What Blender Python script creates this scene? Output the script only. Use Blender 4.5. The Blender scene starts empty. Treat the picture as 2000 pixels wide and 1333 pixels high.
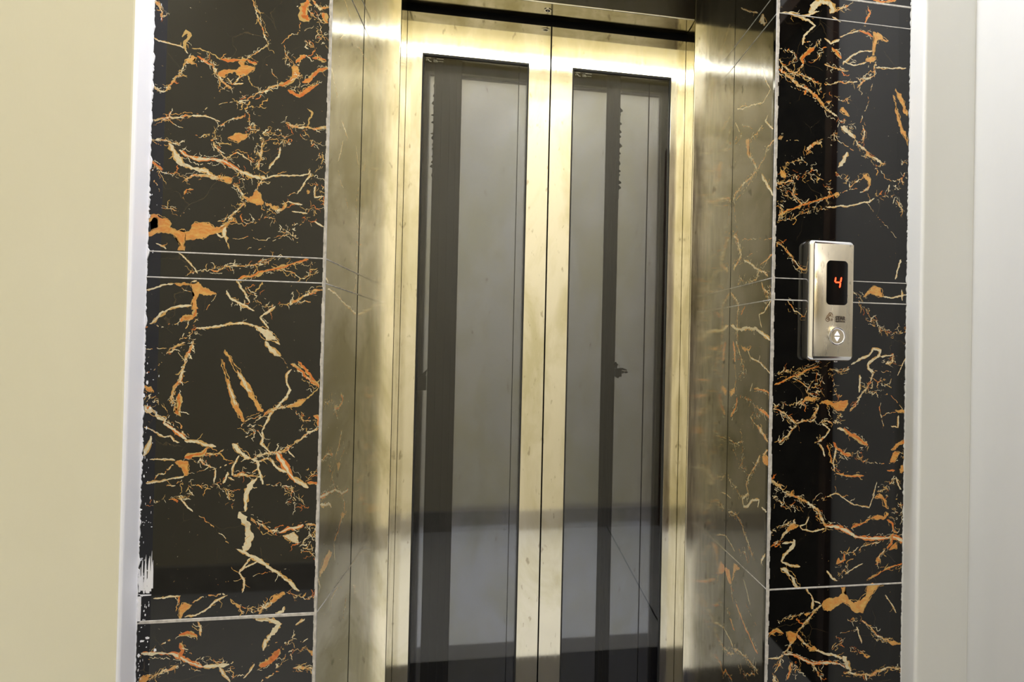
import bpy, bmesh, math, random
from mathutils import Vector, Matrix

C = bpy.context.scene.collection
SC = bpy.context.scene
PI = math.pi
random.seed(11)

# ------------------------------------------------------------------ camera
# metres; X right along the lift wall, Y into the lift, Z up; marble face at Y = 0
def make_camera():
    yaw, pitch, roll = 0.1845, 0.0108, 0.0206
    R = Vector((math.cos(yaw), -math.sin(yaw), 0))
    F = Vector((math.sin(yaw) * math.cos(pitch), math.cos(yaw) * math.cos(pitch), math.sin(pitch)))
    U = R.cross(F)
    R2 = R * math.cos(roll) + U * math.sin(roll)
    U2 = -R * math.sin(roll) + U * math.cos(roll)
    cd = bpy.data.cameras.new('camera')
    cd.sensor_width = 36.0
    cd.lens = 22.5
    cd.shift_x = -0.1139
    cd.clip_start = 0.02
    ob = bpy.data.objects.new('camera', cd)
    ob.matrix_world = Matrix(((R2.x, U2.x, -F.x, -0.0886), (R2.y, U2.y, -F.y, -1.2826),
                              (R2.z, U2.z, -F.z, 1.14), (0, 0, 0, 1)))
    C.objects.link(ob)
    SC.camera = ob
make_camera()

# ------------------------------------------------------------------ light and exposure
SC.view_settings.view_transform = 'Standard'
SC.view_settings.look = 'None'
SC.view_settings.gamma = 1.0
SC.view_settings.use_curve_mapping = False
SC.view_settings.exposure = -0.42
TUBE = 20.0          # strength of the ceiling tubes
w = bpy.data.worlds.new('world'); SC.world = w; w.use_nodes = True
w.node_tree.nodes['Background'].inputs[0].default_value = (1, .97, .92, 1)
w.node_tree.nodes['Background'].inputs[1].default_value = 0.25

def area(name, loc, rot, sx, sy, energy, col):
    l = bpy.data.lights.new(name, 'AREA'); l.shape = 'RECTANGLE'; l.size = sx; l.size_y = sy
    l.energy = energy; l.color = col
    o = bpy.data.objects.new(name, l); o.location = loc; o.rotation_euler = rot; C.objects.link(o)
    return o

# added fill light above the lift, out of view, aimed down and back
area('lintel_fill', (-.08, -.036, 2.72), (-math.radians(54), 0, 0), 1.35, .08, 80, (.97, .965, 1))
area('lobby_fill', (-2.4, -1.3, 2.83), (0, 0, 0), 1.2, .5, 16, (.96, .965, 1))  # added unseen fill from the left, brightens the front walls
area('ceiling_fill', (0.1, -.8, 2.83), (0, 0, 0), 1.9, .2, 6, (.96, .965, 1))  # added overhead fill for the front walls, out of view
# recessed downlight close to the back wall: throws the scallop of light seen in the glass
dl = bpy.data.lights.new('downlight', 'SPOT'); dl.energy = 15; dl.color = (.88, .92, 1.0)
dl.spot_size = math.radians(112); dl.spot_blend = .12; dl.shadow_soft_size = .02
do = bpy.data.objects.new('downlight', dl); do.location = (.15, -1.86, 2.835); C.objects.link(do)

# plan of the place
XL, Xl, Xr, XR = -0.7284, -0.431, 0.4599, 0.7764      # marble piers
DA, DB, DC = 0.2655, 0.3486, 0.4136                   # architrave, landing doors, car doors
TP = 0.0507                                           # plaster walls stand proud of the marble
HW = 0.35                                             # half door opening
G = (-0.3126, -0.0546, 0.0558, 0.3154)                # glass edges
ZH, ZD, ZG, ZB = 1.9688, 1.9542, 1.8538, 0.16         # header, leaf top, glass top, glass bottom
ZJ = (0.6332, 0.6802, 1.2494, 1.2957, 1.8639, 1.912)  # marble joints
CEIL = 2.85
YB, YN, XC, XS = -2.05, -1.90, -0.66, 0.90            # back wall, nearer back wall, its corner, side wall
ZLIN = 2.10

# ------------------------------------------------------------------ materials
def mat(name):
    m = bpy.data.materials.new(name); m.use_nodes = True
    nt = m.node_tree
    return m, nt, nt.nodes['Principled BSDF']
def N(nt, t, **kw):
    n = nt.nodes.new(t)
    for k, v in kw.items():
        if hasattr(n, k): setattr(n, k, v)
        else: n.inputs[k.replace('_', ' ')].default_value = v
    return n
def coords(nt, scale=(1, 1, 1)):
    t = N(nt, 'ShaderNodeTexCoord'); m = N(nt, 'ShaderNodeMapping')
    m.inputs['Scale'].default_value = scale
    nt.links.new(t.outputs['Object'], m.inputs['Vector'])
    return m.outputs['Vector']
def noise(nt, vec, scale, detail=4, rough=.6, dist=0):
    n = N(nt, 'ShaderNodeTexNoise'); n.inputs['Scale'].default_value = scale
    n.inputs['Detail'].default_value = detail; n.inputs['Roughness'].default_value = rough
    n.inputs['Distortion'].default_value = dist
    nt.links.new(vec, n.inputs['Vector']); return n.outputs['Fac']
def ramp(nt, fac, stops):
    r = N(nt, 'ShaderNodeValToRGB')
    while len(r.color_ramp.elements) < len(stops): r.color_ramp.elements.new(.5)
    for e, (p, c) in zip(r.color_ramp.elements, stops):
        e.position = p; e.color = c if len(c) == 4 else (*c, 1)
    nt.links.new(fac, r.inputs['Fac']); return r.outputs['Color']
def mixc(nt, fac, a, b, blend='MIX'):
    m = N(nt, 'ShaderNodeMix', data_type='RGBA', blend_type=blend)
    if isinstance(fac, float): m.inputs[0].default_value = fac
    else: nt.links.new(fac, m.inputs[0])
    for i, v in ((6, a), (7, b)):
        if isinstance(v, tuple): m.inputs[i].default_value = (*v, 1) if len(v) == 3 else v
        else: nt.links.new(v, m.inputs[i])
    return m.outputs[2]
def bump(nt, bs, h, strength, dist=.001):
    b = N(nt, 'ShaderNodeBump'); b.inputs['Strength'].default_value = strength
    b.inputs['Distance'].default_value = dist
    nt.links.new(h, b.inputs['Height']); nt.links.new(b.outputs['Normal'], bs.inputs['Normal'])

def plain(name, col, rough=.5, metal=0., var=.06, scale=6, bumpn=0., emit=None):
    m, nt, b = mat(name)
    v = coords(nt)
    n = noise(nt, v, scale)
    lo = tuple(max(0, c * (1 - var)) for c in col); hi = tuple(min(1, c * (1 + var)) for c in col)
    nt.links.new(ramp(nt, n, [(.3, lo), (.7, hi)]), b.inputs['Base Color'])
    b.inputs['Roughness'].default_value = rough; b.inputs['Metallic'].default_value = metal
    if bumpn: bump(nt, b, noise(nt, v, 60, 6), bumpn, .002)
    if emit:
        b.inputs['Emission Color'].default_value = (*emit[0], 1)
        b.inputs['Emission Strength'].default_value = emit[1]
    return m

def paint(name, col, col2, soft=.05):
    m, nt, b = mat(name)
    v = coords(nt, (1, 1, .35))
    n = noise(nt, v, 2.2, 5, .55, .4)
    c = ramp(nt, n, [(.35, col), (.68, col2)])
    n2 = noise(nt, coords(nt), 38, 3)
    nt.links.new(mixc(nt, soft, c, ramp(nt, n2, [(.4, col2), (.6, col)])), b.inputs['Base Color'])
    b.inputs['Roughness'].default_value = .55
    bump(nt, b, noise(nt, coords(nt, (1, 1, .25)), 14, 6), .25, .003)
    return m

def marble_common(nt, b):
    b.inputs['Roughness'].default_value = .035
    b.inputs['IOR'].default_value = 1.5
    bump(nt, b, noise(nt, coords(nt), 3.0, 1), .12, .004)
def marble_black():
    m, nt, b = mat('black_marble')
    v = coords(nt)
    d = noise(nt, v, 5, 4, .6, .5)
    vv = N(nt, 'ShaderNodeMix', data_type='VECTOR'); vv.inputs[0].default_value = .06
    nz = N(nt, 'ShaderNodeTexNoise'); nz.inputs['Scale'].default_value = 14; nz.inputs['Detail'].default_value = 5
    nt.links.new(v, nz.inputs['Vector'])
    nt.links.new(v, vv.inputs[4]); nt.links.new(nz.outputs['Color'], vv.inputs[5])
    vo = N(nt, 'ShaderNodeTexVoronoi', feature='DISTANCE_TO_EDGE'); vo.inputs['Scale'].default_value = 13
    nt.links.new(vv.outputs[1], vo.inputs['Vector'])
    line = ramp(nt, vo.outputs['Distance'], [(0, (1, 1, 1)), (.012, (0, 0, 0))])
    mask = ramp(nt, d, [(.52, (0, 0, 0)), (.66, (.16, .16, .16))])
    f = mixc(nt, 1.0, line, mask, 'MULTIPLY')
    base = ramp(nt, noise(nt, v, 30, 5), [(.3, (.0022, .0022, .0022)), (.75, (.006, .0056, .005))])
    nt.links.new(mixc(nt, f, base, (.34, .23, .09)), b.inputs['Base Color'])
    marble_common(nt, b)
    return m
def marble_vein():
    m, nt, b = mat('marble_vein')
    a = N(nt, 'ShaderNodeVertexColor', layer_name='vein_color')
    n = noise(nt, coords(nt), 170, 5, .7)
    c = mixc(nt, ramp(nt, n, [(.48, (0, 0, 0)), (.75, (.5, .5, .5))]), a.outputs['Color'],
             mixc(nt, 1.0, a.outputs['Color'], (1.0, .55, .32), 'MULTIPLY'))
    n2 = noise(nt, coords(nt), 420, 3, .8)
    n3 = noise(nt, coords(nt, (1, 1, 1.6)), 55, 5, .7, 1.2)
    warm = mixc(nt, 1.0, c, (1.12, 1.9, 2.4), 'MULTIPLY')
    sep = N(nt, 'ShaderNodeSeparateColor'); nt.links.new(a.outputs['Color'], sep.inputs[0])
    dif = N(nt, 'ShaderNodeMath', operation='SUBTRACT'); nt.links.new(sep.outputs[0], dif.inputs[0]); nt.links.new(sep.outputs[1], dif.inputs[1])
    org = ramp(nt, dif.outputs[0], [(.18, (0, 0, 0)), (.36, (1, 1, 1))])
    c = mixc(nt, mixc(nt, 1.0, org, ramp(nt, n3, [(.42, (0, 0, 0)), (.68, (.85, .85, .85))]), 'MULTIPLY'), c, warm)
    c = mixc(nt, ramp(nt, n2, [(.66, (0, 0, 0)), (.76, (.5, .5, .5))]), c, (.05, .035, .02))
    nt.links.new(c, b.inputs['Base Color'])
    marble_common(nt, b)
    return m
def steel(name, col=(.86, .81, .66), rough=.10, aniso=.95, stain=.34, wave=.2):
    m, nt, b = mat(name)
    v = coords(nt)
    blot = noise(nt, coords(nt, (1, 1, .45)), 9, 6, .62, .6)
    spk = noise(nt, coords(nt, (1, 1, .4)), 85, 3, .5)
    c = ramp(nt, blot, [(.36, tuple(x * (1 - stain) for x in (col[0], col[1] * .98, col[2] * .82))), (.58, col)])
    c = mixc(nt, ramp(nt, spk, [(.665, (0, 0, 0)), (.74, (.5, .5, .5))]), c, (.23, .19, .12))
    nt.links.new(c, b.inputs['Base Color'])
    b.inputs['Metallic'].default_value = 1
    r = ramp(nt, noise(nt, coords(nt, (1, 1, .08)), 120, 4), [(.3, (rough * .8,) * 3), (.75, (rough * 1.35,) * 3)])
    nt.links.new(r, b.inputs['Roughness'])
    b.inputs['Anisotropic'].default_value = aniso
    t = N(nt, 'ShaderNodeTangent', direction_type='RADIAL', axis='Z')
    nt.links.new(t.outputs[0], b.inputs['Tangent'])
    b.inputs['Anisotropic Rotation'].default_value = ANROT
    bump(nt, b, noise(nt, coords(nt, (1, 1, .5)), 3.2, 2), wave, .004)
    return m
ANROT = 0.0
def glass_mat():
    m = bpy.data.materials.new('tinted_glass'); m.use_nodes = True
    nt = m.node_tree
    for n in list(nt.nodes):
        if n.type != 'OUTPUT_MATERIAL': nt.nodes.remove(n)
    out = [n for n in nt.nodes if n.type == 'OUTPUT_MATERIAL'][0]
    tr = N(nt, 'ShaderNodeBsdfTransparent'); gl = N(nt, 'ShaderNodeBsdfGlossy')
    smear = noise(nt, coords(nt, (1, 1, .3)), 7, 4)
    nt.links.new(ramp(nt, smear, [(.3, GLASS_LO), (.7, GLASS_HI)]), tr.inputs['Color'])
    gl.inputs['Roughness'].default_value = .015
    fr = N(nt, 'ShaderNodeFresnel'); fr.inputs['IOR'].default_value = 1.5
    mx = N(nt, 'ShaderNodeMixShader')
    nt.links.new(fr.outputs[0], mx.inputs[0]); nt.links.new(tr.outputs[0], mx.inputs[1]); nt.links.new(gl.outputs[0], mx.inputs[2])
    nt.links.new(mx.outputs[0], out.inputs[0])
    return m
GLASS_LO, GLASS_HI = (.735, .745, .765), (.765, .77, .785)

M = {}
M['marble'] = marble_black()
M['vein'] = marble_vein()
M['cream'] = paint('cream_wall_paint', (.655, .635, .52), (.695, .675, .57))
M['back'] = paint('buff_wall_paint', (.76, .69, .50), (.82, .76, .58))
M['white'] = paint('white_wall_paint', (.60, .615, .635), (.65, .66, .675))
M['side'] = paint('side_wall_paint', (.50, .51, .52), (.55, .555, .565))
M['lilac'] = paint('bluish_white_plaster', (.80, .81, .90), (.86, .87, .94))
M['ceil'] = paint('ceiling_paint', (.82, .70, .34), (.86, .75, .42))
M['grout'] = plain('white_grout', (.50, .48, .47), .75, var=.3, scale=90, bumpn=.6)
M['steel'] = steel('brushed_steel')
M['steel_leaf'] = steel('brushed_door_steel', (.73, .70, .60), .085, .97, .22, .14)
M['steel_car'] = steel('car_door_steel', (.57, .59, .64), .07, .95, .08, .08)
M['glass'] = glass_mat()
M['rubber'] = plain('black_rubber', (.012, .013, .016), .4)
M['dark'] = plain('dark_cavity', (.008, .008, .010), .6)
M['dark_strip'] = plain('dark_strip', (.006, .007, .006), .5)
M['floor'] = None
M['granite'] = plain('black_granite', (.018, .020, .034), .12, var=.6, scale=160)
M['skirt'] = plain('grey_skirting', (.42, .39, .34), .25, var=.15, scale=12)
M['skirt_top'] = plain('skirting_edge', (.60, .57, .50), .5)
M['brown'] = plain('dark_brown_wood', (.075, .028, .018), .35, var=.35, scale=14)
M['blackdoor'] = plain('dark_door_leaf', (.005, .0045, .0045), .9, var=.5, scale=10)
M['chrome'] = plain('chrome', (.80, .80, .82), .10, 1., .03)
M['faceplate'] = steel('faceplate_steel', (.86, .76, .59), .30, .5, .05, .1)
M['black_gloss'] = plain('black_display_window', (.004, .004, .004), .08)
M['led'] = plain('red_led', (.5, .02, .01), .5, emit=((1.0, .04, .01), 9.0))
M['ledw'] = plain('white_led', (.9, .9, 1), .5, emit=((.80, .84, 1.0), 1.25))
M['ink'] = plain('dark_print', (.05, .035, .03), .6)
M['inkb'] = plain('brown_print', (.16, .09, .05), .6)
M['etch'] = plain('white_etching', (.72, .72, .66), .6)
M['tube'] = plain('lit_tube', (1, 1, 1), .5, emit=((.97, .98, 1.0), TUBE))
M['batten'] = plain('white_batten', (.8, .8, .8), .4)

def floor_mat():
    m, nt, b = mat('pale_floor_tile')
    v = coords(nt)
    c = ramp(nt, noise(nt, v, 2.5, 6, .6, .5), [(.3, (.68, .69, .71)), (.7, (.76, .77, .78))])
    nt.links.new(c, b.inputs['Base Color']); b.inputs['Roughness'].default_value = .22
    return m
M['floor'] = floor_mat()

# ------------------------------------------------------------------ helpers
def box(bm, x0, x1, y0, y1, z0, z1, mi=0):
    vs = [bm.verts.new((x, y, z)) for x in (x0, x1) for y in (y0, y1) for z in (z0, z1)]
    fs = []
    for q in ((0, 1, 3, 2), (4, 6, 7, 5), (0, 4, 5, 1), (2, 3, 7, 6), (0, 2, 6, 4), (1, 5, 7, 3)):
        f = bm.faces.new([vs[i] for i in q]); f.material_index = mi; fs.append(f)
    return fs
def bbox(bm, x0, x1, y0, y1, z0, z1, r=.002, seg=2, mi=0):
    t = bmesh.new(); box(t, x0, x1, y0, y1, z0, z1, mi)
    bmesh.ops.recalc_face_normals(t, faces=t.faces)
    bmesh.ops.bevel(t, geom=list(t.edges), offset=r, segments=seg, profile=.5, affect='EDGES')
    for f in t.faces: f.material_index = mi
    merge(bm, t)
def merge(bm, t):
    me = bpy.data.meshes.new('tmp'); t.to_mesh(me); bm.from_mesh(me); t.free(); bpy.data.meshes.remove(me)
def obj(name, bm, mats, parent=None, smooth=False, recalc=True):
    if recalc: bmesh.ops.recalc_face_normals(bm, faces=bm.faces)
    me = bpy.data.meshes.new(name); bm.to_mesh(me); bm.free()
    if not isinstance(mats, (list, tuple)): mats = [mats]
    for m in mats: me.materials.append(m)
    if smooth:
        for p in me.polygons: p.use_smooth = True
    o = bpy.data.objects.new(name, me); C.objects.link(o)
    if parent: o.parent = parent; o.matrix_parent_inverse = parent.matrix_world.inverted()
    return o
def struct(name, bm, mats, parent=None, **k):
    o = obj(name, bm, mats, parent, **k)
    if not parent: o['kind'] = 'structure'
    return o
def thing(name, label, cat, loc=(0, 0, 0), group=None):
    o = bpy.data.objects.new(name, None); o.empty_display_size = .05; C.objects.link(o)
    o.matrix_world = Matrix.Translation(loc)
    o['label'] = label; o['category'] = cat
    if group: o['group'] = group
    return o
def tag(o, label, cat, group=None):
    o['label'] = label; o['category'] = cat
    if group: o['group'] = group
    return o
def rrect(cx, cz, w, h, r, n=6):
    pts = []
    for sx, sz, a0 in ((1, 1, 0), (-1, 1, 90), (-1, -1, 180), (1, -1, 270)):
        for i in range(n + 1):
            a = math.radians(a0 + 90 * i / n)
            pts.append((cx + sx * (w / 2 - r) + r * math.cos(a), cz + sz * (h / 2 - r) + r * math.sin(a)))
    return pts
def prism(bm, pts, y0, y1, mi=0):
    A = [bm.verts.new((x, y0, z)) for x, z in pts]; B = [bm.verts.new((x, y1, z)) for x, z in pts]
    n = len(pts)
    fs = [bm.faces.new(A), bm.faces.new(B)]
    for i in range(n): fs.append(bm.faces.new((A[i], A[(i + 1) % n], B[(i + 1) % n], B[i])))
    for f in fs: f.material_index = mi
def ring(bm, outer, inner, y0, y1, mi=0):
    n = len(outer)
    V = [[bm.verts.new((x, y, z)) for x, z in p] for p in (outer, inner) for y in (y0, y1)]
    oA, oB, iA, iB = V
    for i in range(n):
        j = (i + 1) % n
        for q in ((oA[i], oA[j], iA[j], iA[i]), (oB[i], iB[i], iB[j], oB[j]), (oA[i], oB[i], oB[j], oA[j]), (iA[i], iA[j], iB[j], iB[i])):
            f = bm.faces.new(q); f.material_index = mi
def circ(cx, cz, r, n=40): return [(cx + r * math.cos(2 * PI * i / n), cz + r * math.sin(2 * PI * i / n)) for i in range(n)]
def tube(bm, pts, r, n=8, mi=0):
    pts = [Vector(p) for p in pts]; prev = None
    for i, p in enumerate(pts):
        d = (pts[min(i + 1, len(pts) - 1)] - pts[max(i - 1, 0)]).normalized()
        u = d.orthogonal().normalized() if prev is None else (u - d * u.dot(d)).normalized()
        v = d.cross(u)
        cur = [bm.verts.new(p + u * r * math.cos(2 * PI * k / n) + v * r * math.sin(2 * PI * k / n)) for k in range(n)]
        if prev:
            for k in range(n):
                f = bm.faces.new((prev[k], prev[(k + 1) % n], cur[(k + 1) % n], cur[k])); f.material_index = mi
        else: bm.faces.new(cur)
        prev = cur
    bm.faces.new(prev)

# ------------------------------------------------------------------ marble veins (mm on the slab)
CREAM, GOLD, ORANGE, TAN = (.66, .60, .43), (.50, .34, .12), (.58, .15, .025), (.56, .28, .07)
def cmix(a, b, t): return tuple(x + (y - x) * t for x, y in zip(a, b))
class Slab:
    """faces of one marble plane; surf maps (s, z) in metres to a point a hair in front of the slab"""
    def __init__(self, bm, lay, fn, s0, s1, seed):
        self.bm, self.lay, self.fn, self.s0, self.s1 = bm, lay, fn, s0, s1
        self.k = 0; self.rnd = random.Random(seed)
    def P(self, s, z):
        return self.bm.verts.new(self.fn(min(max(s, self.s0), self.s1), z, 4e-5 + self.k * 1.5e-7))
    def face(self, vs, cols):
        try: f = self.bm.faces.new(vs)
        except ValueError: return
        f.material_index = 1
        for l, c in zip(f.loops, cols): l[self.lay] = (*c, 1)
    def walk(self, pts, step=.0035, amp=.16):
        r = self.rnd; out = list(pts)
        while True:
            new = [out[0]]; big = False
            for a, b in zip(out, out[1:]):
                dx, dz = b[0] - a[0], b[1] - a[1]; L = math.hypot(dx, dz)
                if L > step:
                    big = True; k = r.gauss(0, amp) * .62 * min(1, .009 / L) ** .55
                    new.append(((a[0] + b[0]) / 2 - dz * k, (a[1] + b[1]) / 2 + dx * k))
                new.append(b)
            out = new
            if not big or len(out) > 900: return out
    def ribbon(self, pts, w, col, amp=.16, dash=0, rough=.45, taper=True):
        self.k += 1
        r = self.rnd; P = self.walk(pts, max(.0022, min(.005, w * 1.2)), amp); n = len(P)
        if n < 2: return
        ph = r.random() * 9; prev = None; wn = 1.0; on = True
        for i, (x, z) in enumerate(P):
            a, b = P[max(i - 1, 0)], P[min(i + 1, n - 1)]
            dx, dz = b[0] - a[0], b[1] - a[1]; L = math.hypot(dx, dz) or 1
            wn += (1 - wn) * .35 + r.gauss(0, rough * .6); wn = min(max(wn, .35), 1.9)
            e = max(.3, min(1, (i + .6) / 2.5, (n - .4 - i) / 2.5)) if taper else 1
            hw = w * .5 * wn * e; t = i / max(1, n - 1)
            c = col(t * 6 + ph) if callable(col) else col
            if dash and r.random() < .16: on = not on if r.random() < .5 * dash + .3 else True
            ox = r.gauss(0, w * .12)
            cur = (self.P(x - dz / L * (hw + ox), z + dx / L * (hw + ox)), self.P(x + dz / L * (hw - ox), z - dx / L * (hw - ox)), c)
            if prev and (on or not dash):
                self.face((prev[0], prev[1], cur[1], cur[0]), (prev[2], prev[2], c, c))
            prev = cur
    def mixed(self, base=.5):
        r = self.rnd; o = r.random() * 6
        def f(t):
            s = math.sin(t * 1.7 + o) * .5 + math.sin(t * 3.9 + o * 2) * .35 + r.gauss(0, .15)
            return cmix(ORANGE, GOLD, min(1, max(0, s + .9))) if s < .0 else cmix(GOLD, CREAM, min(1, s * 1.6))
        return f
    def fill(self, pts, col, col2):
        self.k += 1
        r = self.rnd; P = self.walk(pts + [pts[0]], .004, .22)[:-1]
        vs = [self.P(x, z) for x, z in P]
        try: f = self.bm.faces.new(vs)
        except ValueError: return
        res = bmesh.ops.triangulate(self.bm, faces=[f], ngon_method='EAR_CLIP')
        c0 = cmix(col, col2, r.random() * .5)
        for g in res['faces']:
            g.material_index = 1
            for l in g.loops:
                l[self.lay] = (*c0, 1)
        self.ribbon([pts[i] for i in range(len(pts))] + [pts[0]], .0011, cmix(GOLD, TAN, .4), .22)
    def lace(self, pts, spread):
        r = self.rnd
        L = sum(math.hypot(b[0] - a[0], b[1] - a[1]) for a, b in zip(pts, pts[1:]))
        self.ribbon(pts, .0010, self.mixed(), .3, 1)
        n = int(L / .0042) + int(spread * 480)
        for i in range(n):
            t = r.random() * (len(pts) - 1); k = int(t); t -= k
            a, b = pts[k], pts[min(k + 1, len(pts) - 1)]
            cx = a[0] + (b[0] - a[0]) * t + r.gauss(0, spread * .36); cz = a[1] + (b[1] - a[1]) * t + r.gauss(0, spread * .36)
            col = r.choice((CREAM, CREAM, GOLD, GOLD, TAN, ORANGE, cmix(CREAM, GOLD, .5)))
            q = r.random(); s = .0025 + r.random() * .0055
            if q < .16:
                a0 = r.random() * 6.3; m = r.randint(5, 8); e = .5 + r.random() * .5
                loop = [(cx + s * .42 * math.cos(a0 + 5.6 * j / m), cz + s * .42 * e * math.sin(a0 + 5.6 * j / m)) for j in range(m + 1)]
                self.ribbon(loop, .0007 + r.random() * .0007, col, .3)
            elif q < .93:
                an = math.atan2(b[1] - a[1], b[0] - a[0]) + r.gauss(0, .7); p = [(cx, cz)]
                for j in range(r.randint(1, 3)):
                    an += r.gauss(0, .6); p.append((p[-1][0] + s * math.cos(an), p[-1][1] + s * math.sin(an)))
                self.ribbon(p, .0005 + r.random() ** 2 * .0013, col, .35)
            else:
                self.ribbon([(cx, cz), (cx + s * .4, cz + s * .3)], .0025, col, .1)
    def spurs(self, pts, w, rate):
        r = self.rnd
        for a, b in zip(pts, pts[1:]):
            L = math.hypot(b[0] - a[0], b[1] - a[1])
            for _ in range(int(L / .02 * rate + r.random())):
                t = r.random(); x, z = a[0] + (b[0] - a[0]) * t, a[1] + (b[1] - a[1]) * t
                an = math.atan2(b[1] - a[1], b[0] - a[0]) + r.choice((-1, 1)) * (.5 + r.random()); s = .003 + r.random() * .007
                p = [(x, z), (x + s * math.cos(an), z + s * math.sin(an))]
                an += r.gauss(0, .6); p.append((p[-1][0] + s * math.cos(an), p[-1][1] + s * math.sin(an)))
                self.ribbon(p, .0005 + r.random() * .0007, r.choice((CREAM, GOLD, TAN)), .25)
    def beside(self, pts, w):
        """thin broken threads that run along a vein"""
        r = self.rnd
        for _ in range(2):
            ox = r.choice((-1, 1)) * (w * .5 + .001 + r.random() * .0035)
            q = [(x + ox * .6 + r.gauss(0, .0016), z + ox + r.gauss(0, .0016)) for x, z in pts]
            self.ribbon(q, .0005 + r.random() * .0005, r.choice((CREAM, GOLD, CREAM, TAN)), .35, 2)
    def draw(self, kind, w, pts):
        w = max(w, .0011)
        if kind in 'mod' and len(pts) > 2: self.beside(pts, w)
        if kind == 'w':
            self.ribbon(pts, w * 1.0, cmix(TAN, GOLD, .6), .10); self.ribbon(pts, w * .8, CREAM, .10); self.spurs(pts, w, .2)
        elif kind == 'g': self.ribbon(pts, w, GOLD); self.spurs(pts, w, .4)
        elif kind == 'o': self.ribbon(pts, w * 1.0, GOLD, .16); self.ribbon(pts, w * .75, ORANGE, .12); self.spurs(pts, w, .5)
        elif kind == 'm': self.ribbon(pts, w * .8, self.mixed()); self.lace(pts, w * .5 + .0008) if w > .003 else self.spurs(pts, w, .6)
        elif kind == 'n': self.ribbon(pts, max(.0008, w * .55), self.mixed(), .2, 1)
        elif kind == 'd': self.ribbon(pts, w, ORANGE, .06); self.ribbon(pts, w * .6, CREAM, .05); self.spurs(pts, w, .4)
        elif kind == 'k': self.lace(pts, w)
        elif kind == 'p': self.fill(pts, (.57, .20, .038), (.62, .36, .11))
        elif kind == 'q': self.fill(pts, CREAM, (.60, .52, .36))
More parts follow.
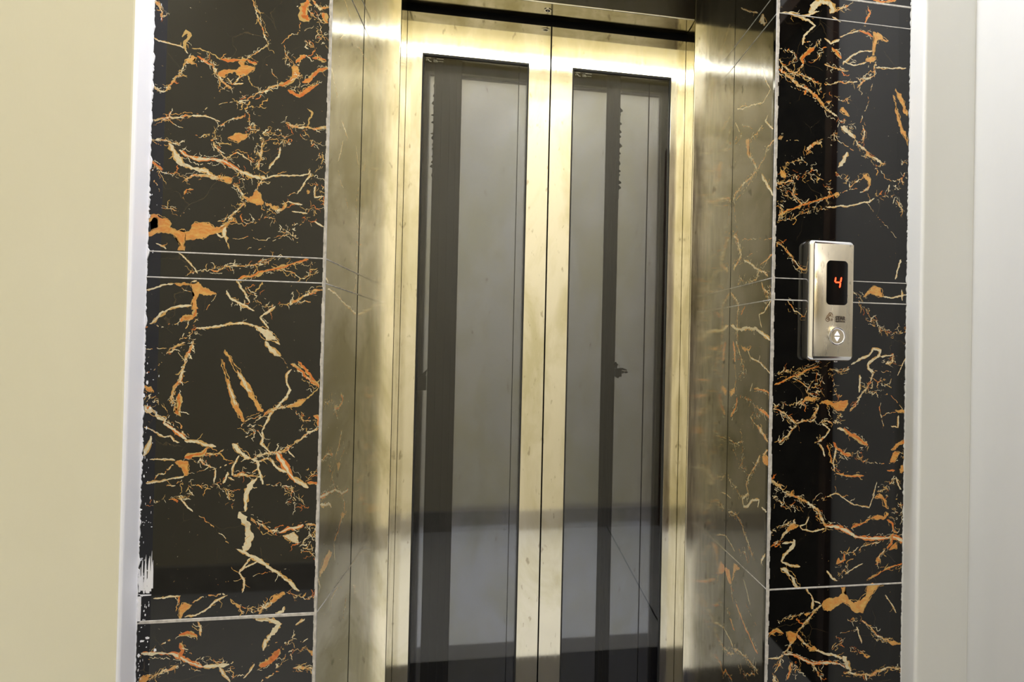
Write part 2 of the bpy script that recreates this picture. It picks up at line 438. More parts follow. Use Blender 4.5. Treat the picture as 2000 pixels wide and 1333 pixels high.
VEINS = {
'front_left': '''
m 2.6 -568,1767 -562,1749 -554,1726 -547,1706 -538,1687
m 2.1 -538,1686 -551,1678 -561,1668 -572,1660 -576,1656
w 2.6 -728,1680 -720,1675 -707,1673 -695,1671 -678,1667 -672,1657
g 5.7 -682,1686 -676,1697 -671,1687 -678,1675 -676,1661
g 1.8 -666,1667 -651,1667 -634,1661 -623,1654 -617,1652
o 4.1 -657,1654 -644,1646 -631,1640
o 4.6 -617,1652 -602,1651 -587,1654 -574,1656
m 3.1 -631,1640 -625,1624 -611,1609 -598,1598
p 0.0 -622,1626 -612,1634 -591,1635 -584,1643 -588,1651 -578,1652 -578,1645 -559,1644 -561,1638 -575,1627 -586,1623 -593,1632 -605,1628 -610,1619 -618,1620
o 3.6 -574,1658 -567,1651 -557,1650
k 7.7 -648,1645 -634,1649 -627,1638
m 2.6 -607,1619 -599,1608 -584,1623 -578,1625
g 1.5 -573,1627 -569,1618 -564,1608
w 2.1 -596,1608 -579,1612
n 2.1 -596,1603 -583,1595 -577,1584
n 1.5 -548,1653 -537,1647 -530,1634 -521,1626
m 2.6 -587,1576 -570,1585 -551,1597 -536,1607 -519,1614 -503,1619
k 5.1 -557,1595 -536,1607 -519,1614
o 6.7 -519,1614 -508,1618 -497,1625 -491,1635
p 0.0 -498,1651 -487,1652 -484,1636 -490,1630 -497,1632
k 15.4 -507,1679 -505,1667 -498,1651
o 7.2 -491,1659 -482,1669 -474,1675
o 5.7 -503,1607 -492,1600 -483,1597 -474,1605 -463,1614 -450,1623
o 6.2 -479,1624 -466,1630 -457,1643 -449,1650 -434,1654
o 4.1 -462,1670 -451,1673 -438,1667
k 15.4 -475,1709 -465,1690 -458,1682
k 12.8 -493,1642 -479,1634 -483,1612
o 12.8 -474,1779 -478,1764 -481,1749 -469,1741
o 6.7 -447,1758 -437,1739
m 4.1 -465,1780 -451,1764 -433,1769
k 23.1 -474,1771 -464,1751 -451,1745
n 2.1 -486,1736 -489,1712 -510,1700 -518,1691
k 18.0 -453,1738 -450,1716 -441,1703
n 2.1 -512,1691 -506,1667
m 3.1 -726,1593 -718,1586 -707,1585 -697,1601 -685,1616 -677,1638 -665,1650
p 0.0 -676,1645 -665,1654 -657,1651 -665,1643 -661,1639 -669,1640
n 1.8 -655,1549 -638,1562 -613,1572 -596,1576
g 3.6 -597,1582 -587,1576
k 23.1 -587,1576 -572,1573 -557,1572
k 18.0 -574,1563 -569,1547 -560,1529 -568,1519
m 4.1 -724,1531 -704,1538 -683,1540 -663,1545
w 2.6 -663,1545 -642,1546 -627,1542 -616,1538
n 2.1 -708,1533 -691,1527 -672,1519 -649,1506 -637,1513
k 20.6 -637,1518 -624,1512 -619,1503
m 2.6 -620,1528 -601,1542 -586,1548 -576,1552
p 0.0 -603,1509 -588,1519 -568,1519 -573,1510 -585,1501
m 3.6 -626,1500 -615,1484 -601,1467
m 2.1 -601,1471 -587,1484 -574,1476 -559,1467
k 23.1 -547,1506 -527,1520 -503,1519 -511,1497
k 15.4 -567,1533 -545,1525 -525,1529 -513,1545
m 4.6 -506,1545 -490,1539 -470,1539 -450,1538 -434,1543
g 2.6 -469,1575 -460,1568 -466,1553 -467,1541
k 7.7 -477,1531 -459,1516 -445,1500 -440,1478 -444,1461
m 3.6 -550,1454 -546,1478 -544,1506
w 3.6 -514,1499 -515,1485 -532,1457
k 18.0 -559,1489 -544,1473 -554,1458
m 3.1 -730,1496 -713,1496 -697,1494 -682,1491
d 5.7 -682,1481 -671,1472 -652,1466 -627,1468 -608,1466 -597,1460 -582,1451
w 8.7 -699,1492 -690,1478 -683,1463 -677,1452
w 6.7 -681,1468 -673,1454 -656,1449 -633,1447
o 5.1 -730,1459 -718,1451 -708,1442
m 4.1 -728,1748 -719,1735 -715,1717
w 5.1 -652,1446 -635,1445 -624,1436 -613,1435
m 4.6 -672,1426 -656,1438 -639,1438 -622,1434 -607,1435 -594,1429
p 0.0 -618,1438 -605,1438 -594,1436 -596,1426 -605,1428
k 15.4 -594,1436 -580,1444 -567,1443
k 7.7 -714,1439 -689,1436 -672,1431 -659,1418
o 3.6 -671,1401 -668,1410 -657,1411
w 6.2 -584,1451 -573,1447 -558,1441 -534,1440
w 2.3 -534,1440 -523,1445 -501,1447 -479,1448 -464,1452 -461,1460
m 4.6 -592,1424 -579,1414 -572,1402 -563,1397
p 0.0 -553,1418 -544,1409 -540,1391 -555,1392 -568,1395 -559,1405
m 4.1 -551,1418 -547,1430 -538,1438
m 4.6 -537,1395 -524,1385 -515,1382 -502,1389 -498,1400
p 0.0 -528,1388 -515,1390 -515,1383 -522,1382
w 3.1 -498,1399 -487,1396 -473,1395
w 2.3 -460,1455 -470,1437 -483,1414
n 2.1 -483,1414 -500,1409 -500,1400
k 23.1 -457,1453 -448,1434 -439,1418
w 2.1 -436,1413 -452,1409 -451,1432
p 0.0 -465,1426 -461,1419 -465,1415
m 3.1 -570,1393 -582,1380 -593,1368 -597,1356 -611,1342 -619,1336
p 0.0 -731,1346 -724,1361 -714,1362 -699,1356 -691,1347 -693,1339 -678,1336 -661,1336 -658,1346 -645,1351 -628,1351 -620,1343 -607,1346 -597,1355 -615,1334 -630,1329 -640,1321 -659,1320 -669,1318 -670,1310 -669,1300 -680,1300 -675,1308 -678,1316 -686,1326 -699,1330 -715,1329 -726,1322 -727,1330 -713,1338 -712,1352 -720,1357 -725,1349
p 0.0 -588,1364 -583,1355 -597,1354
m 2.1 -616,1355 -605,1356 -601,1365
w 6.2 -602,1346 -604,1332 -600,1318
g 3.1 -600,1318 -595,1305
w 3.1 -617,1334 -609,1327 -602,1328
k 5.7 -584,1354 -567,1354 -552,1360 -532,1367 -519,1366
n 2.6 -519,1365 -521,1358 -517,1349
w 2.3 -491,1381 -478,1380 -464,1378
k 18.0 -464,1380 -453,1388 -438,1389
k 7.7 -514,1342 -497,1344 -486,1355 -466,1366 -453,1364
w 4.1 -451,1364 -442,1359 -435,1356
n 2.6 -489,1343 -485,1329 -476,1315 -472,1300
n 1.8 -590,1325 -570,1328 -560,1332 -551,1326 -533,1325 -503,1335 -490,1342
n 1.3 -565,1306 -529,1320 -499,1338
w 2.3 -715,1310 -698,1301
m 1.8 -708,1375 -694,1374 -683,1370
n 2.1 -677,1361 -669,1371
w 2.3 -679,1296 -669,1287 -658,1276 -646,1259
k 3.6 -666,1254 -651,1262 -624,1266 -603,1275 -582,1276 -554,1277 -545,1283 -528,1282
m 2.1 -624,1266 -613,1264 -601,1274 -580,1276 -554,1278 -537,1280
k 6.2 -545,1283 -522,1292 -493,1295
m 2.1 -521,1282 -506,1274 -488,1268 -472,1256
o 3.6 -579,1251 -558,1257 -528,1270 -495,1281 -460,1293
k 15.4 -453,1288 -444,1271 -457,1263
m 2.6 -472,1256 -457,1265
n 2.1 -550,1278 -551,1267 -558,1257
n 2.1 -726,1427 -717,1418 -712,1403
w 2.6 -729,1226 -713,1231 -696,1237 -684,1239
p 0.0 -684,1239 -667,1242 -655,1238 -676,1235
p 0.0 -657,1240 -644,1243 -636,1233 -623,1227 -614,1223 -627,1221 -642,1223 -646,1214 -647,1200 -648,1191 -654,1193 -654,1209 -650,1218 -653,1230
w 4.6 -655,1244 -647,1246
o 6.7 -648,1193 -650,1181 -666,1178 -672,1171
p 0.0 -669,1181 -656,1183 -649,1180 -657,1174 -664,1173
w 3.6 -721,1165 -709,1177 -693,1191 -675,1199 -654,1200
n 2.1 -729,1158 -721,1168 -707,1161 -682,1166 -674,1169 -670,1178
n 2.1 -676,1236 -667,1227 -655,1225
n 1.5 -614,1222 -623,1205 -633,1191 -647,1181
k 12.8 -649,1177 -649,1160 -657,1139
n 3.1 -661,1174 -663,1158 -672,1137
w 3.1 -646,1160 -621,1162 -600,1166 -568,1171 -549,1167
q 0.0 -550,1167 -538,1164 -527,1161 -518,1152 -507,1140 -527,1140 -539,1154
w 2.6 -541,1182 -532,1171 -525,1161
w 3.6 -541,1182 -528,1192 -515,1204
k 7.7 -591,1213 -576,1207 -561,1203
w 3.1 -598,1230 -591,1216 -574,1207 -550,1194
w 2.6 -583,1251 -572,1233 -559,1210
k 15.4 -570,1240 -553,1224 -539,1206
k 5.1 -539,1203 -519,1203 -504,1208 -489,1206 -476,1217
m 4.1 -491,1207 -476,1217 -461,1227 -448,1236 -435,1237
n 2.6 -478,1210 -451,1213
g 2.1 -538,1248 -544,1236 -550,1229
w 6.7 -531,1138 -518,1122 -504,1111
w 3.6 -514,1139 -505,1133
n 1.3 -504,1111 -486,1097
o 4.6 -486,1097 -468,1085 -455,1071 -439,1059
o 3.6 -473,1102 -460,1088 -448,1071 -436,1054
w 3.6 -484,1087 -492,1078 -492,1063 -486,1049 -491,1037 -504,1021 -513,1011 -521,999 -528,983 -532,974
m 3.6 -543,992 -526,1006 -508,1015 -491,1018 -476,1024
p 0.0 -491,1017 -478,1023 -469,1032 -459,1033 -465,1023 -473,1018
g 2.6 -458,1033 -447,1042 -436,1054
p 0.0 -598,1122 -594,1117 -579,1093 -564,1070 -550,1046 -539,1025 -531,1009 -535,1009 -545,1023 -559,1046 -575,1074 -588,1100 -598,1115
w 4.6 -575,1081 -564,1063 -552,1044
p 0.0 -604,1105 -598,1090 -590,1067 -580,1039 -573,1016 -562,992 -565,990 -577,1009 -584,1030 -591,1055 -598,1081
w 3.6 -590,1060 -582,1037 -578,1020
m 2.6 -562,991 -551,997 -543,997 -534,1004
n 2.1 -562,988 -566,981
k 15.4 -553,976 -542,983 -533,974 -553,967
n 3.1 -574,950 -567,958 -555,964
w 3.6 -532,974 -530,959 -533,950 -522,938 -517,933
q 0.0 -582,950 -576,950 -549,923 -554,921 -580,943
w 3.6 -549,922 -538,917 -537,905 -533,894 -528,875
m 3.6 -549,922 -532,929 -515,933 -489,937 -476,950 -459,964 -435,978
w 2.6 -487,938 -482,931 -475,924
d 7.7 -506,933 -497,919 -488,902 -477,886 -465,876
w 4.1 -517,922 -506,907 -488,896
w 6.2 -477,886 -463,875 -450,867
o 5.1 -452,877 -432,875
k 15.4 -452,883 -444,892 -433,899
m 3.1 -538,916 -515,923
n 2.1 -613,904 -592,911 -571,915 -552,921
n 1.3 -652,896 -634,902 -611,908
n 2.6 -537,907 -547,896
m 3.6 -579,892 -562,894 -544,891 -527,888
w 2.6 -569,929 -579,908 -580,892
w 7.2 -538,887 -550,873 -556,857 -557,826
k 12.8 -593,867 -582,859 -576,841 -575,827
w 2.6 -587,899 -591,885 -595,878
k 15.4 -600,878 -591,878
w 2.1 -587,890 -576,883
q 0.0 -726,1020 -717,1018 -705,1004 -690,997 -694,992 -707,999 -723,1006
d 4.6 -690,997 -694,988 -682,979 -669,969 -656,958
w 4.6 -660,956 -641,955 -620,947 -608,946
w 2.3 -725,981 -708,972 -693,963 -683,965 -677,956 -668,953
n 3.1 -676,992 -669,988 -665,974 -658,965
o 6.7 -659,926 -647,930 -630,932 -620,944
p 0.0 -675,918 -666,921 -653,919 -652,902 -654,893 -659,893 -663,907
w 2.1 -715,923 -699,923 -674,921
w 2.6 -720,881 -698,883 -675,889 -659,892
n 3.1 -706,883 -704,894 -688,903 -676,914
m 3.1 -626,930 -611,932 -595,940
m 3.1 -634,925 -628,914 -613,908
w 2.6 -608,904 -609,886 -610,879
k 10.3 -656,882 -646,875 -627,874 -608,874
k 7.7 -654,879 -645,861 -662,854
k 5.1 -719,840 -701,851 -678,852 -662,854
w 2.3 -666,857 -655,840 -643,828
n 3.1 -687,875 -675,875 -661,888
n 2.1 -726,1120 -708,1123 -693,1123
m 4.6 -693,1112 -679,1125 -663,1133
n 2.1 -725,1077 -711,1084 -699,1098
m 4.1 -650,1136 -654,1122 -660,1110 -664,1089 -669,1066 -679,1050 -682,1038 -681,1025
o 6.2 -671,1041 -670,1020 -672,1004 -678,1018
p 0.0 -727,1055 -716,1053 -711,1043 -722,1045
k 20.6 -724,1038 -712,1029 -703,1020
w 6.2 -714,965 -718,947 -724,929
k 10.3 -475,1011 -464,999 -459,988 -462,973
o 7.2 -444,1002 -435,997 -434,980
n 2.6 -468,997 -451,992 -435,997
k 10.3 -479,871 -478,855 -473,841 -471,826
k 3.1 -507,874 -492,869 -478,863
n 2.1 -546,870 -527,872 -507,873
k 4.1 -489,839 -473,838 -460,850
n 2.1 -644,828 -623,811 -602,792 -588,775 -569,758
w 11.3 -566,826 -559,809 -551,797 -546,779 -552,765 -557,753
w 5.1 -569,758 -545,744 -525,731 -492,706 -474,689 -461,676
w 2.6 -545,741 -553,730 -564,714 -555,700 -555,686 -558,678
w 2.6 -534,734 -555,723 -564,716
m 3.6 -547,814 -529,802 -516,789 -501,789
d 6.2 -498,785 -483,793 -466,794 -457,799
q 0.0 -492,780 -472,786 -465,776 -465,764 -476,769
k 10.3 -489,777 -467,762 -449,749 -435,734
k 15.4 -432,775 -445,766 -451,754
m 3.1 -453,800 -435,796 -432,777
n 1.3 -599,695 -557,704 -514,714 -479,720
w 2.6 -703,675 -678,677 -659,677
p 0.0 -661,656 -653,665 -640,660 -646,653 -654,647 -658,636 -660,638
o 3.1 -661,677 -661,663
n 3.6 -640,664 -628,671 -605,676 -586,676
w 2.6 -652,639 -634,641 -615,652 -598,667 -582,675
p 0.0 -577,668 -560,653 -564,651 -575,661
m 4.1 -562,651 -555,639
k 6.2 -558,653 -543,648 -528,649 -515,656
p 0.0 -515,653 -504,671 -487,676 -485,672 -498,664 -506,657
m 4.1 -529,638 -521,649 -506,657
k 3.1 -483,675 -465,667 -447,661 -432,668
w 3.6 -501,638 -488,640 -486,649
q 0.0 -540,632 -514,631 -507,622 -533,626
w 7.2 -512,625 -492,617 -505,601 -517,585 -519,570
n 2.1 -496,584 -513,578
w 3.1 -450,624 -466,614
m 3.6 -631,629 -625,620 -624,604
o 5.7 -660,607 -641,610 -630,602
n 3.1 -688,592 -674,600 -660,608
d 6.2 -720,578 -696,577 -671,575 -659,569 -642,557 -619,547
w 5.1 -619,548 -595,548 -576,549
k 7.7 -625,565 -606,559 -583,550
n 2.1 -649,578 -627,567
o 6.2 -659,592 -653,580 -659,565
m 4.1 -660,553 -675,545 -691,540 -699,536
p 0.0 -721,535 -707,540 -699,536 -711,527 -721,528
n 2.6 -574,550 -562,558 -536,549
w 2.3 -534,547 -542,533 -552,522
w 4.1 -593,546 -585,532 -574,517
k 15.4 -583,536 -565,528
o 9.3 -525,541 -512,548 -501,556 -491,570
k 7.7 -491,572 -480,578 -469,589
n 3.1 -469,589 -452,581 -432,599
k 5.1 -497,535 -482,557 -445,567
p 0.0 -447,571 -436,564 -430,551 -442,564
m 4.1 -468,534 -453,534 -433,531
n 4.1 -522,513 -505,524 -492,530
''',
'front_right': '''
w 10.3 535,1870 544,1888 558,1900 579,1900 589,1885 580,1878
w 3.6 485,1867 506,1861 526,1865 556,1878
w 4.6 506,1861 532,1856 547,1846 533,1833 521,1821 519,1801
w 2.1 465,1864 511,1868
n 3.1 518,1807 545,1813
m 4.1 592,1882 610,1893 625,1900
o 4.1 671,1900 677,1889 671,1880 665,1862
w 2.1 586,1870 607,1861
o 3.6 683,1918 701,1916 739,1924
k 10.3 563,1820 545,1799
o 7.2 545,1799 528,1783 516,1771 522,1760
m 3.1 522,1760 508,1742 496,1738
k 3.6 466,1787 481,1786 498,1783 507,1772 490,1754
o 5.1 587,1803 599,1793 609,1780
w 3.1 569,1821 584,1811 605,1822
k 5.1 569,1801 546,1768
w 2.3 605,1827 629,1839 650,1847
o 4.1 650,1847 669,1843 684,1836
p 0.0 684,1848 703,1844 722,1832 718,1829 697,1833 691,1817 688,1797 683,1796 684,1822
p 0.0 670,1781 676,1790 691,1794 691,1786 679,1780
w 2.6 615,1772 636,1791 657,1802 685,1806
w 2.6 614,1767 615,1775 639,1769 670,1779
m 3.6 570,1764 585,1761 603,1757 618,1753
w 2.3 692,1769 729,1771 766,1776
m 3.1 691,1780 689,1752 661,1735 649,1720
n 2.6 679,1782 673,1759 664,1738
m 2.6 571,1722 595,1726 628,1732 649,1734
m 5.7 465,1743 488,1729 508,1714 529,1708 547,1696 562,1681 581,1666 602,1652
m 3.1 466,1765 475,1750 499,1738 529,1733 556,1722
k 7.7 556,1725 562,1708 589,1700
o 3.6 577,1682 589,1686
o 5.1 524,1694 529,1705
n 2.1 530,1694 559,1686 593,1675
k 2.1 601,1695 617,1688 632,1698
n 2.1 686,1737 680,1714 675,1688 660,1661 660,1639
p 0.0 608,1668 617,1674 631,1656 623,1658
k 18.0 605,1648 624,1636 636,1628
w 8.7 611,1632 630,1622 645,1609
m 4.6 645,1609 652,1596 673,1583 686,1570 717,1558
m 3.6 663,1639 667,1617 667,1606
n 2.6 603,1603 624,1591 646,1579 671,1569
w 6.2 628,1577 619,1557 607,1542
p 0.0 741,1728 749,1718 771,1680 771,1668 759,1690 746,1709
p 0.0 735,1713 743,1691 756,1653 772,1611 773,1603 756,1630 746,1663
k 12.8 467,1592 478,1601
n 2.1 481,1592 514,1593
m 6.7 532,1573 549,1588 567,1595
k 4.1 480,1530 485,1542 506,1549 526,1556 541,1576
k 7.7 520,1550 550,1535
k 10.3 600,1623 591,1599
k 5.1 693,1545 714,1555
k 3.6 758,1559 773,1571
k 30.8 471,1521 492,1519 512,1513
m 6.2 466,1498 486,1501 504,1506
p 0.0 474,1526 483,1524 486,1513 474,1515
k 12.8 509,1512 533,1525 563,1516 581,1503
k 23.1 472,1485 487,1478 501,1490
m 3.1 504,1493 501,1476 513,1466 528,1454
k 5.1 581,1503 587,1482 582,1462
o 3.1 470,1430 505,1446 534,1459 566,1470 599,1481
p 0.0 599,1485 608,1488 611,1482 602,1477
n 2.6 611,1486 635,1496 663,1502
k 7.7 470,1419 493,1423 523,1436 552,1443 582,1453
k 10.3 522,1444 552,1452
k 20.6 473,1449 482,1434
w 3.1 582,1453 609,1458 630,1458 657,1466 682,1471 694,1481
k 12.8 691,1485 709,1489 731,1488
k 7.7 601,1524 616,1528 632,1512
m 2.6 635,1510 635,1501 656,1520 668,1523
p 0.0 665,1532 677,1534 685,1522 682,1505 678,1518 668,1526
m 3.6 682,1505 666,1492
n 2.6 708,1543 724,1524 746,1523 761,1530
w 2.1 730,1513 728,1496
k 10.3 774,1542 758,1515 746,1492
m 3.6 747,1480 759,1464 763,1453
n 1.5 674,1470 691,1452 713,1430 735,1409 761,1385
w 3.6 761,1348 752,1322 748,1304
m 3.1 468,1373 486,1360 507,1336 522,1320 540,1310
m 2.6 494,1248 509,1229 527,1219 542,1205
p 0.0 670,1262 685,1277 697,1288 713,1283 716,1272 719,1264 701,1266 688,1271 679,1264
w 2.6 719,1264 738,1262 778,1272
k 12.8 655,1270 670,1256
k 6.2 664,1248 683,1229 705,1210 714,1193 739,1182
k 2.6 677,1217 699,1198 727,1191
k 10.3 739,1180 758,1186 777,1195
w 3.1 764,1282 766,1257
w 4.6 645,1114 657,1120 672,1129 688,1135 697,1149 715,1146 712,1135 694,1123 685,1115 688,1104 699,1098
w 3.1 715,1132 734,1135 746,1138 744,1121 728,1116
k 15.4 728,1121 750,1127
m 3.1 699,1098 692,1079 683,1062 668,1045 659,1031 644,1011
w 3.6 667,1091 665,1053
k 7.7 683,1062 704,1056
k 12.8 716,1084 723,1065 720,1045
n 2.6 715,1045 714,1020 721,992 723,975
n 2.1 701,1100 722,1097 741,1099
w 2.1 778,1133 766,1110 757,1091
n 2.1 741,1099 738,1073 735,1054 754,1037 774,1014
p 0.0 752,1014 770,1016 783,1009 767,1009
n 2.6 721,1000 736,1009 755,1011
w 2.6 761,1003 760,977 743,979
k 2.6 597,1100 604,1075 610,1053 619,1044
m 3.1 594,1104 618,1097 642,1104
k 5.1 468,1090 494,1096 523,1101 549,1110 570,1116
k 12.8 526,1107 520,1090
o 3.1 468,1068 500,1082 535,1096 570,1110
m 2.1 509,1082 529,1074 544,1063 542,1052 559,1050
k 28.3 558,1105 576,1091 571,1069 583,1058
k 15.4 547,1060 571,1052
k 4.6 466,1022 483,1030 513,1022 533,1033
m 4.1 524,1025 542,1038 571,1041
p 0.0 536,1037 560,1040 574,1041 557,1033
p 0.0 572,1028 589,1036 614,1032 639,1036 636,1022 629,1013 611,1015 599,1025 584,1029
m 4.1 566,1028 569,1019 560,1005 563,997
m 3.6 466,1016 490,1008 510,994 519,986
k 7.7 481,1008 496,1000
m 4.1 519,986 537,992 555,990 563,997
m 3.6 517,981 508,970 502,959 482,945
k 6.2 479,945 502,956
w 2.6 581,986 597,972 588,959 570,945
k 12.8 567,945 582,956
w 3.1 573,942 583,928 586,914
m 4.6 573,986 590,992 602,986
k 15.4 605,986 620,1000 593,1008
w 6.2 615,975 633,969
o 6.2 630,975 645,961 663,955 676,944 688,938
k 7.7 688,938 673,927 655,919
o 5.7 649,916 634,919 615,931 606,945
o 2.6 591,939 597,928 604,898
w 3.1 612,933 607,900 610,884
k 7.7 604,884 619,897
k 3.6 619,911 649,912 670,908 692,896
o 3.6 613,878 635,872 653,871 680,871
n 1.3 613,873 614,834
w 1.8 593,827 614,834 635,822 660,808 694,801 700,818 711,857
p 0.0 784,952 769,946 753,935 744,927 756,929 775,941
p 0.0 743,904 753,924 766,921 757,907 744,899
n 2.6 689,899 735,896 785,907
k 15.4 763,921 782,912
p 0.0 769,893 782,895 779,881 767,876
o 3.6 735,882 754,882
k 15.4 733,845 745,854 757,867
w 2.6 757,867 764,848 770,839
p 0.0 706,823 718,832 733,817 740,797 731,803 724,820
k 23.1 711,837 739,840
k 12.8 758,819 771,794
m 5.1 463,870 487,847 511,831 531,825 552,813 576,796
p 0.0 508,836 516,844 516,833 511,831
k 15.4 470,831 482,815
k 4.1 488,809 514,811 538,803
k 5.1 561,821 576,818 590,829
n 2.1 469,859 496,850
m 4.1 573,796 585,776 595,762
k 12.8 567,785 579,779
m 6.7 520,781 515,767 500,754 489,741
p 0.0 503,762 518,771 529,767 515,759
w 2.6 553,785 544,769 532,767 538,758 562,753 589,759
k 7.7 466,750 483,763 500,773
k 7.7 466,723 489,738
d 7.2 592,765 622,761 643,751 664,738 698,734 729,733 754,735 782,724
o 4.1 652,757 673,765 697,777
p 0.0 697,778 712,784 731,780 734,791 740,788 731,775 709,775
o 4.6 737,774 750,766 753,749 763,743
k 15.4 753,791 771,785
o 5.1 753,743 748,721 738,710
p 0.0 742,707 760,723 763,709 754,709
m 3.1 735,710 720,696 717,683
p 0.0 711,683 717,694 723,682
m 2.6 723,727 698,722 680,718 671,707
k 5.1 626,708 641,702 662,703
o 3.6 635,703 638,689 620,681
p 0.0 617,681 623,695 627,683
w 6.2 518,738 518,726 501,708 490,692
w 3.1 492,730 518,732
w 4.6 490,692 510,683 534,679
q 0.0 489,678 502,678 523,655 536,635 523,636 508,661
k 12.8 624,645 632,664 644,674
w 3.6 596,668 609,651 621,645
w 2.1 639,658 659,671 681,680
o 2.3 693,646 724,660 752,670 776,677
p 0.0 586,595 600,608 624,610 633,617 630,631 641,630 636,617 649,602 673,601 691,614 694,631 712,634 732,630 715,623 703,611 694,597 685,581 683,571 664,574 652,588 634,598 619,590 607,581 592,583
m 3.6 586,595 571,584 560,571 542,553 531,540
w 4.6 562,615 565,604 564,587
w 2.1 547,635 562,615
w 2.6 568,604 583,597
p 0.0 545,578 559,578 551,572
k 5.1 484,567 504,569 521,576 542,578
p 0.0 504,542 531,540 520,516 514,517
o 5.1 464,539 481,546 499,539
m 3.6 517,517 508,504 500,496
m 3.6 531,535 546,515 567,500
p 0.0 555,503 570,508 576,499 561,497
w 5.1 573,499 594,490 618,485 636,476
w 9.3 636,481 645,470 656,447
d 5.1 500,495 523,492 547,479 567,470 600,470 630,465 642,456
w 2.3 465,488 488,487 500,493
m 3.1 497,494 491,475 480,457
o 4.1 517,476 515,460 509,441
k 18.0 517,476 541,455
m 3.1 564,470 577,455 589,435
q 0.0 477,454 483,449 489,437 477,438
m 4.1 639,445 670,439 694,439 703,435 728,444 752,448 777,445
w 3.1 690,439 694,425
k 3.6 611,497 629,507 638,512
w 2.6 668,543 674,526 681,506
k 7.7 653,500 681,487
p 0.0 684,484 703,477 693,473
k 5.1 646,561 677,556
m 3.1 680,556 701,541 714,524 736,511 748,507
p 0.0 733,513 758,507 776,499 761,498 745,505
w 2.3 736,609 750,589 763,568
n 1.5 689,539 668,537 626,529 620,518
''',
'reveal_right': '''
w 2.8 80,1780 60,1745 30,1711
w 2.3 30,1711 72,1698 135,1716 239,1745
p 0.0 176,1645 151,1640 154,1613 137,1593 162,1606
m 3.4 154,1604 112,1571 103,1554
m 2.8 147,1635 100,1641 70,1646
w 3.4 42,1659 55,1649 12,1618
k 14.1 249,1671 199,1664
n 2.8 201,1693 132,1658
m 2.8 4,1593 45,1586 59,1568 96,1555
w 2.8 251,1714 217,1680
q 0.0 104,1897 82,1903 58,1871 73,1872
w 2.3 225,1992 171,1955 113,1922
m 4.5 103,1553 159,1544 241,1533 255,1520
n 2.8 111,1549 175,1526 236,1515
w 6.2 72,1536 34,1498 5,1472
n 2.8 250,1518 233,1460 222,1430
m 7.4 250,1428 217,1413 209,1393 192,1372 205,1361 227,1351 245,1344
k 8.5 240,1426 211,1393
w 4.0 174,1357 116,1337 77,1321 33,1310
n 1.7 209,1349 141,1362 110,1366
m 3.4 77,1321 91,1302 138,1295
k 8.5 215,1299 198,1316 155,1300
m 4.0 61,1293 45,1275 24,1268
k 17.0 24,1282 10,1264 30,1251
m 4.0 261,1287 232,1269 204,1251 211,1220 208,1164
o 4.0 160,1245 185,1225
w 6.2 256,1203 218,1192 141,1193 85,1189 40,1174 5,1162
w 2.8 2,1252 43,1224 72,1220 56,1191
o 2.3 0,1348 34,1338 70,1332
n 2.3 194,1403 119,1397 1,1383
m 3.4 47,1315 25,1301
o 8.5 235,1162 224,1137 223,1111
p 0.0 181,1152 147,1143 115,1149 138,1140 172,1143
m 4.5 217,1162 188,1131 170,1106
w 4.0 138,1140 117,1123
w 2.8 117,1123 67,1115 23,1100 2,1090
k 14.1 170,1110 152,1086 194,1075
m 2.8 223,1105 212,1074 220,1048
p 0.0 256,1036 220,1048 219,1036 246,1024
o 6.8 200,1025 208,1002 243,973
k 2.8 183,1029 124,1025 62,1010
w 2.3 103,1065 117,1046
o 2.8 94,1053 42,1054 7,1048
k 14.1 107,991 61,999 40,1010
o 6.2 62,1010 18,1003 -3,992
m 7.4 75,972 38,960 9,947
m 2.8 114,987 75,972
k 11.3 170,948 160,919 150,890
m 2.8 254,914 212,911 160,922
n 2.3 230,902 192,874
k 19.8 183,866 132,861
p 0.0 39,909 7,914 0,894 27,894
m 5.1 8,928 35,913
m 4.5 50,910 78,880 108,856 131,828 114,811
w 5.7 114,811 153,790 144,774 120,780 90,802 52,811 59,793
k 8.5 254,821 207,806 171,792 113,808
w 4.5 37,798 9,797
w 2.3 261,775 232,772
m 3.4 249,735 194,743 150,727 124,705 83,677
k 11.3 164,660 123,673
w 2.5 264,670 198,652
p 0.0 265,589 232,594 216,568 230,563 254,574
p 0.0 201,623 162,624 195,601 212,576 205,604
m 3.4 221,567 210,543
k 11.3 245,494 226,490
w 2.5 136,607 110,584 93,564
o 4.0 183,532 139,510 98,496 44,478
o 4.5 225,480 188,465
w 4.0 277,462 261,437 213,429 194,419
m 3.4 194,419 119,437 72,439 42,440
m 3.4 278,390 230,391 194,407
n 1.7 117,558 46,535
o 4.5 273,315 246,342 199,340
k 14.1 158,391 116,394
m 2.8 116,394 56,425
w 5.1 12,706 32,685 35,676
''',
